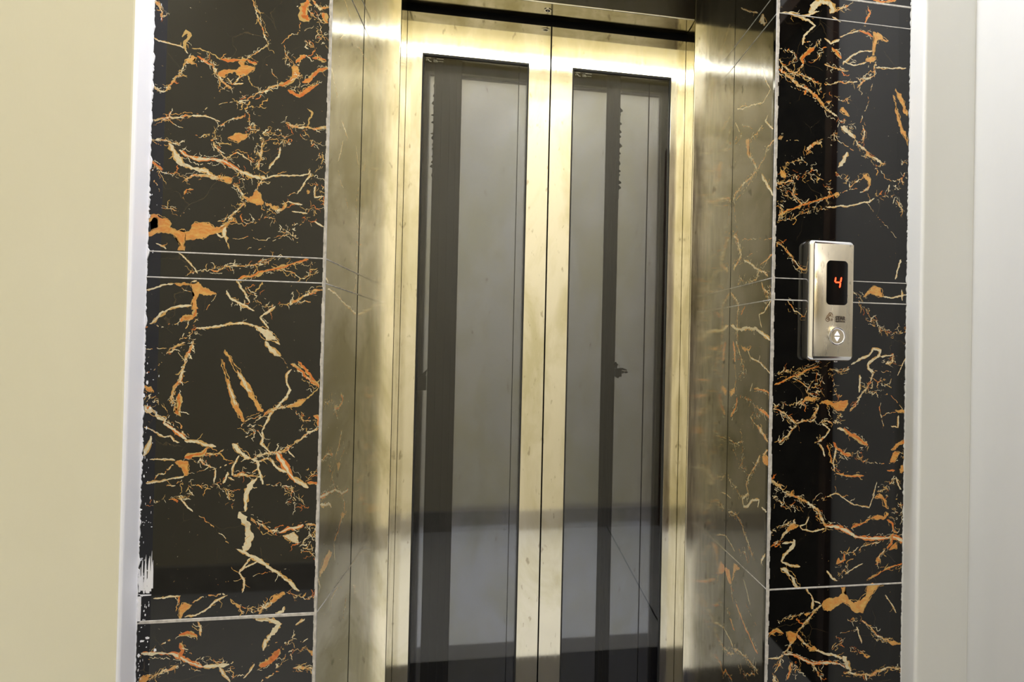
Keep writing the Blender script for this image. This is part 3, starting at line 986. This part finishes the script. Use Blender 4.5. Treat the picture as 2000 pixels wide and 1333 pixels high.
'reveal_left': '''
w 2.8 67,1743 105,1771
w 2.3 10,1660 29,1641 59,1623
w 4.0 92,1586 146,1569
w 3.4 106,1551 89,1520 71,1499
w 2.8 214,1574 243,1537
n 1.7 124,1786 191,1793 265,1801
g 2.3 88,1831 131,1827
w 3.1 22,1240 77,1237 139,1223 254,1205
n 3.4 248,1491 228,1443 258,1403 242,1374 262,1360
n 3.4 251,1347 236,1319 245,1288 231,1249
w 4.0 3,1262 25,1253
n 1.7 73,1481 115,1459 161,1426
o 5.1 137,1030 159,1020 129,1004 90,1008
k 11.3 16,1027 79,1019
m 3.4 90,1008 121,981
m 4.0 155,953 137,929 109,907
n 2.8 168,929 181,908 131,887
p 0.0 120,892 151,884 132,874
m 3.4 9,917 51,922 89,915
k 14.1 62,900 92,876
m 2.8 83,873 115,841
d 5.7 6,848 59,843 115,838 168,818 224,814
w 5.1 8,833 43,824 70,820 90,808
n 2.3 157,829 192,796
o 5.7 192,796 194,773
o 4.5 183,776 145,743 116,733
p 0.0 162,776 217,767 185,762
w 2.5 116,728 125,691
p 0.0 83,724 103,713 54,697 20,694 15,705 52,720
w 2.8 3,700 22,676 14,665
w 2.0 100,596 107,619 156,624
n 2.3 144,642 189,609
m 2.5 236,577 216,554 207,539
''',
}
# ------------------------------------------------------------------ marble-clad walls
def grout_h(bm, s0, s1, z, th, side, mi=2):
    """raised grout line on the front (side 'f'), or on a reveal plane x = s"""
    if side == 'f': bbox(bm, s0, s1, -.0012, .001, z - th / 2, z + th / 2, .0005, 1, mi)
def slab_wall(name, x0, x1, xrev, front_key, rev_key, joints, seed):
    bm = bmesh.new(); lay = bm.loops.layers.float_color.new('vein_color')
    box(bm, x0, x1, 0, DA, 0, ZLIN, 0)
    bmesh.ops.recalc_face_normals(bm, faces=bm.faces)
    def run(key, fn, s0, s1, sd):
        S = Slab(bm, lay, fn, s0, s1, sd)
        for ln in VEINS[key].strip().split('\n'):
            k, wmm, *pp = ln.split()
            pts = [tuple(float(v) / 1000 for v in q.split(',')) for q in pp]
            S.draw(k, float(wmm) / 1000, pts)
        r = S.rnd                                            # loose flecks
        for _ in range(int(260 * (s1 - s0) / .3)):
            x, z = s0 + r.random() * (s1 - s0), .4 + r.random() * 1.6
            S.ribbon([(x, z), (x + r.gauss(0, .0012), z + r.gauss(0, .0012))], .0004 + r.random() * .0007, r.choice((CREAM, GOLD)), .1)
    run(front_key, lambda s, z, e: (s, -e, z), x0 + .0005, x1 - .0005, seed)
    sg = 1 if xrev == x1 else -1
    run(rev_key, lambda s, z, e: (xrev + sg * e, s, z), .0005, DA - .0005, seed + 1)
    o = struct(name, bm, [M['marble'], M['vein']], recalc=False)
    me = o.data
    # veins must face outwards
    b2 = bmesh.new(); b2.from_mesh(me)
    for f in b2.faces:
        if f.material_index == 1:
            c = f.calc_center_median()
            nrm = Vector((0, -1, 0)) if c.y < 0 else Vector((sg, 0, 0))
            if f.normal.dot(nrm) < 0: f.normal_flip()
    b2.to_mesh(me); b2.free()
    g = bmesh.new()
    for z, th in joints: grout_h(g, x0, x1, z, th, 'f', 0)
    for z, th in joints:
        t = min(th, .0022)
        y0, y1 = .0005, DA
        xa, xb = sorted((xrev + sg * .0008, xrev - sg * .001))
        bbox(g, xa, xb, y0, y1, z - t / 2, z + t / 2, .0004, 1, 0)
    # ragged corner grout between face and reveal
    r = random.Random(seed); z = 0.0; wd = .0045 if sg < 0 else .0034
    while z < ZLIN:
        h = .004 + r.random() * .012
        a = wd * (.75 + r.random() * .5)
        xa, xb = (xrev - a, xrev + .0012) if sg > 0 else (xrev - .0012, xrev + a)
        box(g, xa, xb, -.0014 - r.random() * .0006, .003, z, min(z + h, ZLIN)); z += h
    obj('grout_lines', g, M['grout'], o)
    return o
JL = [(ZJ[0], .0058), (ZJ[2], .0022), (ZJ[3], .0022), (ZJ[4], .0022), (ZJ[5], .003)]
wl = slab_wall('wall_front_left', XL - .03, Xl, Xl, 'front_left', 'reveal_left', JL, 5)
wr = slab_wall('wall_front_right', Xr, XR + .03, Xr, 'front_right', 'reveal_right',
               [(ZJ[0], .0034), (ZJ[2], .0024), (ZJ[3], .0018), (ZJ[4], .0018), (ZJ[5], .004)], 9)
bm = bmesh.new(); box(bm, XL - .03, XR + .03, 0, DA + .25, ZLIN, CEIL)
struct('wall_front_top', bm, [M['marble']])

# ------------------------------------------------------------------ plaster walls, back walls, floor, ceiling
def ragged_wall(name, x0, x1, ret_left, mats):
    bm = bmesh.new(); box(bm, x0, x1, -TP, .5, 0, CEIL, 0)
    bmesh.ops.recalc_face_normals(bm, faces=bm.faces)
    e = [e for e in bm.edges if all(abs(v.co.y + TP) < 1e-6 and abs(v.co.x - (x1 if not ret_left else x0)) < 1e-6 for v in e.verts)]
    bmesh.ops.bevel(bm, geom=e, offset=.007, segments=4, profile=.5, affect='EDGES')
    xe = x0 if ret_left else x1
    for f in bm.faces:
        if abs(f.normal.x) > .35 and abs(f.calc_center_median().x - xe) < .01: f.material_index = 1
    return struct(name, bm, mats, recalc=False)
lw = ragged_wall('wall_left', -4.2, XL, False, [M['cream'], M['lilac']])
rw = ragged_wall('wall_right', XR, 2.2, True, [M['white'], M['white']])

# daubs of plaster and paint dragged over the edge of the marble
def daubs(parent, xe, sgn, seed, dense):
    r = random.Random(seed); g = bmesh.new(); z = .3
    while z < 2.0:                      # ragged bead along the corner
        h = .004 + r.random() * .03; wq = .0012 + (r.random() ** 2) * .0032 * dense
        pts = []
        for i in range(7):
            t = i / 6; pts.append((xe + sgn * wq * math.sin(PI * t) * (.6 + .6 * r.random()), z + h * t))
        pts += [(xe, z + h), (xe, z)]
        prism(g, pts, -.0016 - r.random() * .001, .0004)
        z += h * .8
    o = obj('plaster_daubs', g, M['lilac' if sgn > 0 else 'white'], parent)
    return o
daubs(lw, XL, 1, 3, 1.0); daubs(rw, XR, -1, 4, .55)
def splatter():
    r = random.Random(8); g = bmesh.new()
    def blob(x, z, a, b):
        pts = [(x + a * math.cos(t * PI / 4) * (.6 + .7 * r.random()), z + b * math.sin(t * PI / 4) * (.6 + .7 * r.random())) for t in range(8)]
        prism(g, pts, -.0006, .0002)
    for _ in range(120):
        z = .45 + abs(r.gauss(0, .28)) if r.random() < .8 else .4 + r.random() * 1.5
        x = XL + .004 + abs(r.gauss(0, .011))
        blob(x, z, .0003 + r.random() ** 2 * .0009, .0005 + r.random() ** 2 * .003)
    for i in range(60):                 # dragged brush marks just above the wide joint
        x = XL + .002 + r.random() * .021; z0 = .684 + r.random() * .02; L = .008 + r.random() ** 1.6 * .05; wq = .0005 + r.random() * .0011
        prism(g, [(x - wq, z0), (x + wq, z0), (x + wq * .8, z0 + L * .6), (x + .0004, z0 + L), (x - wq * .7, z0 + L * .7)], -.0006 - r.random() * .0003, .0002)
    for x, z, a, b in ((.018, .605, .004, .002), (.010, .60, .004, .002), (.005, .575, .0025, .003), (.031, .583, .0022, .0035), (.006, 1.06, .0015, .005), (.004, .745, .002, .003)):
        blob(XL + x, z, a, b)
    prism(g, [(XL, .632), (XL + .006, .635), (XL + .0065, .68), (XL + .003, .684), (XL, .68)], -.0012, .0002)
    prism(g, [(XL, .6800), (XL + .022, .6806), (XL + .022, .6822), (XL, .683)], -.0012, .0002)
    obj('paint_splatter', g, M['lilac'], lw)
splatter()

bm = bmesh.new(); box(bm, -4.2, 2.2, -3.2, .6, CEIL, CEIL + .1); struct('ceiling', bm, M['ceil'])
bm = bmesh.new(); box(bm, -4.2, 2.2, -3.2, .6, -.1, 0)
fl = struct('floor', bm, M['floor'])
bm = bmesh.new(); box(bm, -.72, .76, -.40, DB + .2, -.01, .0015)
obj('granite_sill', bm, M['granite'], fl)
bm = bmesh.new()
box(bm, .546, .552, -2.05, -.40, -.01, .0008)
obj('tile_joint', bm, M['dark'], fl)
bm = bmesh.new(); box(bm, XC, 2.2, YB - .12, YB, 0, CEIL); struct('wall_back', bm, M['back'])
bm = bmesh.new(); box(bm, -4.2, XC, YB - .12, YN, 0, CEIL); struct('wall_back_left', bm, M['back'])
bm = bmesh.new(); box(bm, -4.3, -4.2, -3.2, .6, 0, CEIL); struct('wall_far_left', bm, M['cream'])
# side wall with a dark door
bm = bmesh.new()
box(bm, XS, XS + .12, -.55, -TP, 0, CEIL); box(bm, XS, XS + .12, -2.05, -.55, 2.42, CEIL)
struct('wall_right_side', bm, M['side'])
bm = bmesh.new()
box(bm, XS - .02, XS + .12, -2.05, -1.90, 0, 2.42); box(bm, XS - .02, XS + .12, -.59, -.55, 0, 2.42); box(bm, XS - .02, XS + .12, -1.90, -.59, 2.36, 2.42)
d1 = struct('door_1', bm, M['brown'])
bm = bmesh.new(); box(bm, XS + .06, XS + .10, -1.90, -.59, 0, 2.36); obj('door_leaf', bm, M['blackdoor'], d1)
bm = bmesh.new(); tube(bm, [(XS + .06, -1.8, 1.0), (XS + .01, -1.8, 1.0), (XS + .01, -1.68, 1.0)], .009); obj('door_handle', bm, M['chrome'], d1)
def skirt(name, x0, x1, y0, y1):
    bm = bmesh.new(); box(bm, x0, x1, y0, y1, 0, .118, 0); box(bm, x0, x1, y0, y1, .118, .125, 1)
    struct(name, bm, [M['skirt'], M['skirt_top']])
skirt('baseboard_back', XC, XS, YB, YB + .012)
skirt('baseboard_back_left', -4.2, XC + .012, YN, YN + .012)

# ------------------------------------------------------------------ ceiling tube lights (seen mirrored in the steel)
def tube_light(x, y, L, label, tags):
    t = thing('tube_light', label, 'ceiling light', (x, y, CEIL - .02), 'white tube lights on the lobby ceiling')
    bm = bmesh.new(); bbox(bm, x - L / 2 - .02, x + L / 2 + .02, y - .016, y + .016, CEIL - .03, CEIL, .004)
    obj('batten', bm, M['batten'], t)
    bm = bmesh.new(); tube(bm, [(x - L / 2, y, CEIL - .048), (x + L / 2, y, CEIL - .048)], .014, 12)
    obj('tube', bm, M['tube'], t, smooth=True)
    for s in (-1, 1):
        bm = bmesh.new(); bbox(bm, x + s * (L / 2 + .01) - .012, x + s * (L / 2 + .01) + .012, y - .017, y + .017, CEIL - .066, CEIL - .03, .003)
        obj('end_cap', bm, M['batten'], t)
tube_light(.12, -1.80, 1.65, 'white tube light on the lobby ceiling, reflected as a band in the steel doors', '')
tube_light(-2.1, -1.74, 1.2, 'white tube light on the lobby ceiling, further along to the left', '')

# housings for the three added fill lights and for the downlight
def lamp_box(name, label, x0, x1, y0, y1, z0, z1):
    t = thing(name, label, 'light fixture', ((x0 + x1) / 2, (y0 + y1) / 2, z0))
    bm = bmesh.new(); bbox(bm, x0, x1, y0, y1, z0, z1, .003); obj('lamp_housing', bm, M['batten'], t)
lamp_box('lintel_fill_housing', 'slim white housing of an added fill light, unseen, high above the elevator doors', -.76, .60, -.018, 0, 2.74, 2.80)
lamp_box('ceiling_fill_housing', 'long white housing of an added ceiling fill light, above the picture', -.86, 1.06, -.91, -.69, 2.834, CEIL)
lamp_box('lobby_fill_housing', 'square-ended white housing of an added fill light, unseen, at the left end of the lobby', -3.0, -1.8, -1.55, -1.05, 2.834, CEIL)
lamp_box('downlight', 'small white downlight close to the back wall ceiling line', .10, .20, -1.91, -1.81, 2.838, CEIL)

# ------------------------------------------------------------------ lift entrance
ent = thing('elevator_entrance', 'gold-toned brushed steel elevator entrance with two closed glazed sliding doors', 'elevator', (0, DA, 0))
def jamb(sgn):
    xo, xi = (Xl - .0012, -HW) if sgn < 0 else (HW + .004, Xr + .0012)
    bm = bmesh.new()
    x0, x1 = sorted((xo, xi))
    bbox(bm, x0, x1, DA, DB - .003, 0, ZLIN - .0005, .0022, 3)
    return obj('door_jamb', bm, M['steel'], ent)
jamb(-1); jamb(1)
bm = bmesh.new(); bbox(bm, -HW + .0003, HW + .0037, DA, DB - .003, ZH, ZLIN - .0005, .0022, 3)
hd = obj('header', bm, M['steel_leaf'], ent)
# emergency lock in the header soffit
kx, ky = -.013, .2994
bm = bmesh.new()
t = bmesh.new(); ring(t, circ(0, 0, .0095, 28), circ(0, 0, .0058, 28), -.0022, .0006)
bmesh.ops.rotate(t, verts=t.verts, cent=(0, 0, 0), matrix=Matrix.Rotation(-PI / 2, 3, 'X'))
bmesh.ops.translate(t, verts=t.verts, vec=(kx, ky, ZH - .0008)); merge(bm, t)
kl = obj('lock_ring', bm, M['chrome'], hd)
bm = bmesh.new()
t = bmesh.new(); prism(t, circ(0, 0, .0058, 24), -.0009, .0006)
bmesh.ops.rotate(t, verts=t.verts, cent=(0, 0, 0), matrix=Matrix.Rotation(-PI / 2, 3, 'X'))
bmesh.ops.translate(t, verts=t.verts, vec=(kx, ky, ZH)); merge(bm, t)
obj('lock_hole', bm, M['dark'], hd)
bm = bmesh.new(); bmesh.ops.create_uvsphere(bm, u_segments=12, v_segments=8, radius=.0024, matrix=Matrix.Translation((kx, ky, ZH - .0016)))
obj('lock_pin', bm, M['chrome'], hd, smooth=True)

def glass_marks(cx, cz, y, parent):
    """tiny white fired-on maker's marks in the glass corner"""
    g = bmesh.new(); r = random.Random(2)
    def stroke(p, wd=.0006):
        for a, b in zip(p, p[1:]):
            d = Vector((b[0] - a[0], b[1] - a[1])); n = Vector((-d.y, d.x)).normalized() * wd / 2
            vs = [g.verts.new((cx + q.x, y, cz + q.y)) for q in (Vector(a) + n, Vector(a) - n, Vector(b) - n, Vector(b) + n)]
            g.faces.new(vs)
    mm = .001
    def row(x0, x1, z, h):                                  # a row of illegibly small characters
        x = x0
        while x < x1:
            wq = .7 + r.random() * .5
            stroke([(x * mm, z * mm), ((x + wq * .3) * mm, (z + h) * mm), ((x + wq) * mm, (z + h * .1) * mm)], .0004)
            x += wq + .35
    row(0, 12, 0, 1.5); row(25, 41, -.5, 1.5); row(31, 41, -6.5, 1.4)
    stroke([(1 * mm, -7 * mm), (0, -4 * mm), (2 * mm, -2.6 * mm), (5 * mm, -2.4 * mm), (7 * mm, -5 * mm), (9 * mm, -7 * mm), (12 * mm, -7.5 * mm)])
    stroke([(3 * mm, -6 * mm), (5 * mm, -3.4 * mm), (7 * mm, -7.6 * mm), (13 * mm, -8.6 * mm)], .0007)
    stroke([(18 * mm, -3 * mm), (24 * mm, -3 * mm), (24 * mm, -8 * mm), (18 * mm, -8 * mm), (18 * mm, -3 * mm)], .0005)
    stroke([(20 * mm, -5.6 * mm), (23 * mm, -5.6 * mm)], .001); stroke([(25 * mm, -3 * mm), (26.5 * mm, -9 * mm)], .0007)
    stroke([(25 * mm, -6 * mm), (30 * mm, -6 * mm)], .0007)
    return obj('glass_marking', g, M['etch'], parent)
def leaf(x0, x1, g0, g1, seal):
    bm = bmesh.new(); y0, y1 = DB, DB + .028
    pts_o = [(x0, 0.006), (x1, 0.006), (x1, ZD), (x0, ZD)]; pts_i = [(g0, ZB), (g1, ZB), (g1, ZG), (g0, ZG)]
    ring(bm, pts_o, pts_i, y0, y1)
    bmesh.ops.recalc_face_normals(bm, faces=bm.faces)
    o = obj('door_leaf', bm, M['steel_leaf'], ent)
    bv = o.modifiers.new('edge', 'BEVEL'); bv.width = .0009; bv.segments = 2; bv.limit_method = 'ANGLE'
    bm = bmesh.new(); e = .0034
    ring(bm, pts_i, [(g0 + e, ZB + e), (g1 - e, ZB + e), (g1 - e, ZG - e * 1.3), (g0 + e, ZG - e * 1.3)], DB + .0006, DB + .012)
    obj('glass_gasket', bm, M['rubber'], o)
    bm = bmesh.new(); box(bm, g0 + e * .5, g1 - e * .5, DB + .004, DB + .009, ZB + .001, ZG - .001)
    obj('glass_pane', bm, M['glass'], o)
    # slim edge of the inner sheet of glass
    glass_marks(g0 + .008, ZG - .010, DB + .0032, o)
    return o
leaf(-HW - .02, -.0014, G[0], G[1], 0)
leaf(.0014, HW + .024, G[2], G[3], 0)
bm = bmesh.new(); box(bm, -HW - .02, HW + .02, DB + .03, DB + .05, ZD - .03, ZLIN); box(bm, -.02, .02, DB + .0285, DB + .034, 0, ZD)
obj('dark_gap_backing', bm, M['dark'], ent)  # near-black backing puts the shade of the door gaps into colour

# ------------------------------------------------------------------ car doors behind the glass
car = thing('elevator_car_door', 'dull steel inner elevator car door seen through the tinted glass', 'elevator car door', (0, DC, 0))
K = .98
def CX(x): return -.0886 + (x + .0886) * K
def slab_with_strip(x0, x1, s0, s1):
    s0, s1 = CX(s0), CX(s1)
    bm = bmesh.new()
    for a, b in ((x0, s0), (s1, x1)): bbox(bm, a, b, DC, DC + .02, 0, 2.0, .0012, 2)
    o = obj('car_door_panel', bm, M['steel_car'], car)
    bm = bmesh.new(); box(bm, s0 - .001, s1 + .001, DC + .006, DC + .018, 0, 1.99)
    for t in (.25, .55, .8):
        x = s0 + (s1 - s0) * t; box(bm, x, x + .0012, DC + .0045, DC + .007, 0, 1.99)
    obj('recessed_strip', bm, M['dark_strip'], o)
    return o
pl = slab_with_strip(-.46, -.0015, -.2949, -.2267)
pr = slab_with_strip(.0015, .46, .160, .197)
bm = bmesh.new(); box(bm, CX(.2765), CX(.2795), DC - .001, DC + .004, 0, 1.86); obj('seam', bm, M['dark'], pr)
bm = bmesh.new(); box(bm, CX(-.0795), CX(-.0775), DC - .001, DC + .004, 0, 2.0); obj('seam', bm, M['dark'], pl)
def teeth(x, sgn, z0, z1, parent, seed):
    r = random.Random(seed); g = bmesh.new(); z = z1
    while z > z0:
        l = .002 + r.random() * .006; h = .0025 + r.random() * .005
        pts = [(x, z - h), (x + sgn * l, z - h * .3), (x + sgn * l * .8, z + h * .3), (x, z + h)]
        prism(g, pts, DC - .002, DC + .004); z -= .010 + r.random() * .02
    box(g, x - .0006, x + .0006, DC - .002, DC + .004, z0 - .01, z1 + .01)
    obj('bristle_marks', g, M['dark_strip'], parent)
teeth(CX(-.2945), -1, 1.57, 1.80, pl, 1); teeth(CX(.1968), 1, 1.55, 1.78, pr, 2)
def latch(x, z, s, parent):
    g = bmesh.new(); y0, y1 = DC - .014, DC + .003
    P = lambda pts: prism(g, [(x + s * a, z + b) for a, b in pts], y0, y1)
    P([(0, -.001), (.018, -.001), (.018, -.022), (.011, -.023), (.009, -.027), (.005, -.024), (0, -.022)])
    P([(.004, 0), (.020, .001), (.032, -.003), (.032, -.0065), (.022, -.004), (.004, -.004)])
    P([(.019, -.006), (.0225, -.006), (.022, -.014), (.019, -.013)])
    P([(.026, -.009), (.031, -.0075), (.036, -.010), (.031, -.0125), (.028, -.013)])
    P([(.002, 0), (.0055, 0), (.006, .008), (.0095, .009), (.0055, .012), (.002, .017), (0, .012)])
    obj('door_latch', g, M['dark_strip'], parent)
latch(CX(.196), 1.085, 1, pr)
g = bmesh.new(); prism(g, [(CX(-.330), 1.022), (CX(-.298), 1.022), (CX(-.298), 1.058), (CX(-.330), 1.052)], DC - .008, DC + .002)
prism(g, [(CX(-.318), 1.054), (CX(-.300), 1.058), (CX(-.296), 1.075), (CX(-.305), 1.066)], DC - .008, DC + .002)
obj('door_latch', g, M['dark_strip'], pl)
# shaft behind, closed and dark
bm = bmesh.new(); box(bm, -.8, .84, DC + .05, DC + .12, 0, CEIL); struct('wall_shaft', bm, M['dark'])

# ------------------------------------------------------------------ hall call panel
PX0, PX1, PZ0, PZ1, PY = .5290, .6342, 1.1212, 1.3775, -.030
panel = thing('call_panel', 'upright steel elevator call panel with red floor number, mounted on the black marble', 'call panel', ((PX0 + PX1) / 2, 0, PZ0))
cx, cz, W, H = (PX0 + PX1) / 2, (PZ0 + PZ1) / 2, PX1 - PX0, PZ1 - PZ0
bm = bmesh.new()                       # rounded body: stack of rounded outlines
lv = [(-.0, 0.0, .010), (-.020, 0.0, .010), (-.0245, .0012, .010), (-.0275, .0042, .009), (-.0290, .0085, .007), (-.0293, .0120, .005)]
prev = None
for y, ins, rr in lv:
    cur = [bm.verts.new((x, y, z)) for x, z in rrect(cx, cz, W - 2 * ins, H - 2 * ins * .55, rr, 6)]
    if prev:
        for i in range(len(cur)): bm.faces.new((prev[i], prev[(i + 1) % len(cur)], cur[(i + 1) % len(cur)], cur[i]))
    else: bm.faces.new(cur)
    prev = cur
bm.faces.new(prev)
hs = obj('housing', bm, M['chrome'], panel, smooth=True)
fx0, fx1, fz0, fz1 = PX0 + .0015, PX1 - .0035, PZ0 + .0095, PZ1 - .0085
# steel skin with a rounded left flank
bm = bmesh.new(); prof = []
for i in range(9):
    a = math.radians(10 * i); prof.append((fx0 + .0175 * (1 - math.sin(a)) - .0012 if False else fx0 + .0175 - .0178 * math.cos(a), -.0120 - .0188 * math.sin(a)))
prof += [(fx0 + .019, -.0311), (fx1 - .004, -.0311)]
for i in range(5):
    a = math.radians(90 - 20 * i); prof.append((fx1 - .004 + .0042 * math.cos(a), -.0270 - .0040 * math.sin(a)))
A = [bm.verts.new((x, y, fz0)) for x, y in prof]; B = [bm.verts.new((x, y, fz1)) for x, y in prof]
for i in range(len(prof) - 1): bm.faces.new((A[i], A[i + 1], B[i + 1], B[i]))
bm.faces.new(A); bm.faces.new(B)
fp = obj('faceplate', bm, M['faceplate'], panel)
for p in fp.data.polygons: p.use_smooth = abs(p.normal.z) < .5
FY = -.0311
bm = bmesh.new(); prism(bm, rrect(.5918, 1.2870, .0480, .0940, .0085), FY - .0006, FY + .003)
dp = obj('display_window', bm, M['black_gloss'], panel)
# seven-segment style 4, slanted
bm = bmesh.new()
def seg(a, b, wd=.0027):
    a, b = Vector(a), Vector(b); d = (b - a).normalized(); n = Vector((-d.y, d.x)) * wd / 2
    pts = [a, a + d * wd / 2 + n, b - d * wd / 2 + n, b, b - d * wd / 2 - n, a + d * wd / 2 - n]
    prism(bm, [(.5930 + p.x + p.y * .16, 1.2880 + p.y) for p in pts], FY - .0016, FY - .0004)
seg((-.0066, .0108), (-.0066, .0004)); seg((-.0060, 0), (.0055, 0)); seg((.0062, .0112), (.0062, .0004)); seg((.0062, -.0004), (.0062, -.0112))
obj('floor_digit', bm, M['led'], dp)['label'] = 'glowing red digit 4'
def text(s, size, x, z, y, m, name, parent, sx=1):
    cu = bpy.data.curves.new(name, 'FONT'); cu.body = s; cu.size = size; cu.extrude = .00015; cu.offset = size * .02
    o = bpy.data.objects.new(name, cu); C.objects.link(o)
    o.matrix_world = Matrix.Translation((x, y, z)) @ Matrix.Rotation(PI / 2, 4, 'X') @ Matrix.Diagonal((sx, 1, 1, 1))
    bpy.context.view_layer.update()
    me = bpy.data.meshes.new_from_object(o.evaluated_get(bpy.context.evaluated_depsgraph_get())); me.transform(o.matrix_world)
    C.objects.unlink(o); bpy.data.objects.remove(o)
    n = bpy.data.objects.new(name, me); me.materials.clear(); me.materials.append(m); C.objects.link(n)
    n.parent = parent; n.matrix_parent_inverse = parent.matrix_world.inverted()
    return n
text('STAR', .0118, .5898, 1.2078, FY - .0003, M['ink'], 'brand_text', fp, .80)
text('ELEVATOR', .0044, .5900, 1.2032, FY - .0003, M['ink'], 'brand_text', fp, 1.02)
# line-drawn emblem left of the word
bm = bmesh.new()
def line(pts, wd=.0011):
    for a, b in zip(pts, pts[1:]):
        a, b = Vector(a), Vector(b); d = (b - a).normalized(); n = Vector((-d.y, d.x)) * wd / 2
        prism(bm, [(p.x, p.y) for p in (a - d * wd * .3 + n, a - d * wd * .3 - n, b + d * wd * .3 - n, b + d * wd * .3 + n)], FY - .0004, FY + .0002)
ex, ez = .5665, 1.2030
E = lambda *q: [(ex + a * .001, ez + b * .001) for a, b in q]
line(E((1, 7), (3.5, 12), (7, 17), (10, 20.5), (13, 20), (16, 16.5), (17, 14)))
line(E((1, 7), (.5, 5), (2.5, 2.5), (5, 1), (8, 2.5), (10, 5), (9, 8), (6, 11)))
line(E((3, 7.5), (5.5, 10.5), (8, 7), (6, 4.5), (3, 7.5)), .0008)
line(E((6, 11), (8, 14), (11, 18), (12.5, 16), (12, 13.5)), .0009)
line(E((9, 12), (11, 15), (12.5, 12.5)), .0009)
line(E((14, 11.5), (18.5, 11)), .0010); line(E((13, 8), (14.5, 5), (16, 3)), .0008); line(E((16, 7.5), (16.5, 5.5)), .0009); line(E((12.2, 4.5), (13, 3)), .0008)
obj('emblem', bm, M['inkb'], fp)
# round call button
bx, bz = .5935, 1.1738
bm = bmesh.new(); ring(bm, circ(bx, bz, .0192), circ(bx, bz, .0162), FY - .0022, FY + .001)
bt = obj('call_button', bm, M['chrome'], panel)
bv = bt.modifiers.new('round', 'BEVEL'); bv.width = .0009; bv.segments = 3; bv.limit_method = 'ANGLE'
bm = bmesh.new(); prism(bm, circ(bx, bz, .0160), FY - .0006, FY + .001); obj('button_face', bm, M['faceplate'], bt)
bm = bmesh.new(); ring(bm, circ(bx, bz, .0163), circ(bx, bz, .0158), FY - .0008, FY)
obj('button_halo', bm, M['ledw'], bt)
for s in (1, -1):
    bm = bmesh.new(); prism(bm, [(bx - .0060, bz + s * .0016), (bx + .0060, bz + s * .0016), (bx, bz + s * .0108)], FY - .0014, FY - .0004)
    obj('arrow', bm, M['ledw'], bt)
bm = bmesh.new()
bm.free()
for x in (.558, .600):
    bm = bmesh.new(); bbox(bm, x - .004, x + .004, -.016, -.010, PZ0 - .0028, PZ0 + .001, .0008); obj('screw', bm, M['chrome'], panel)
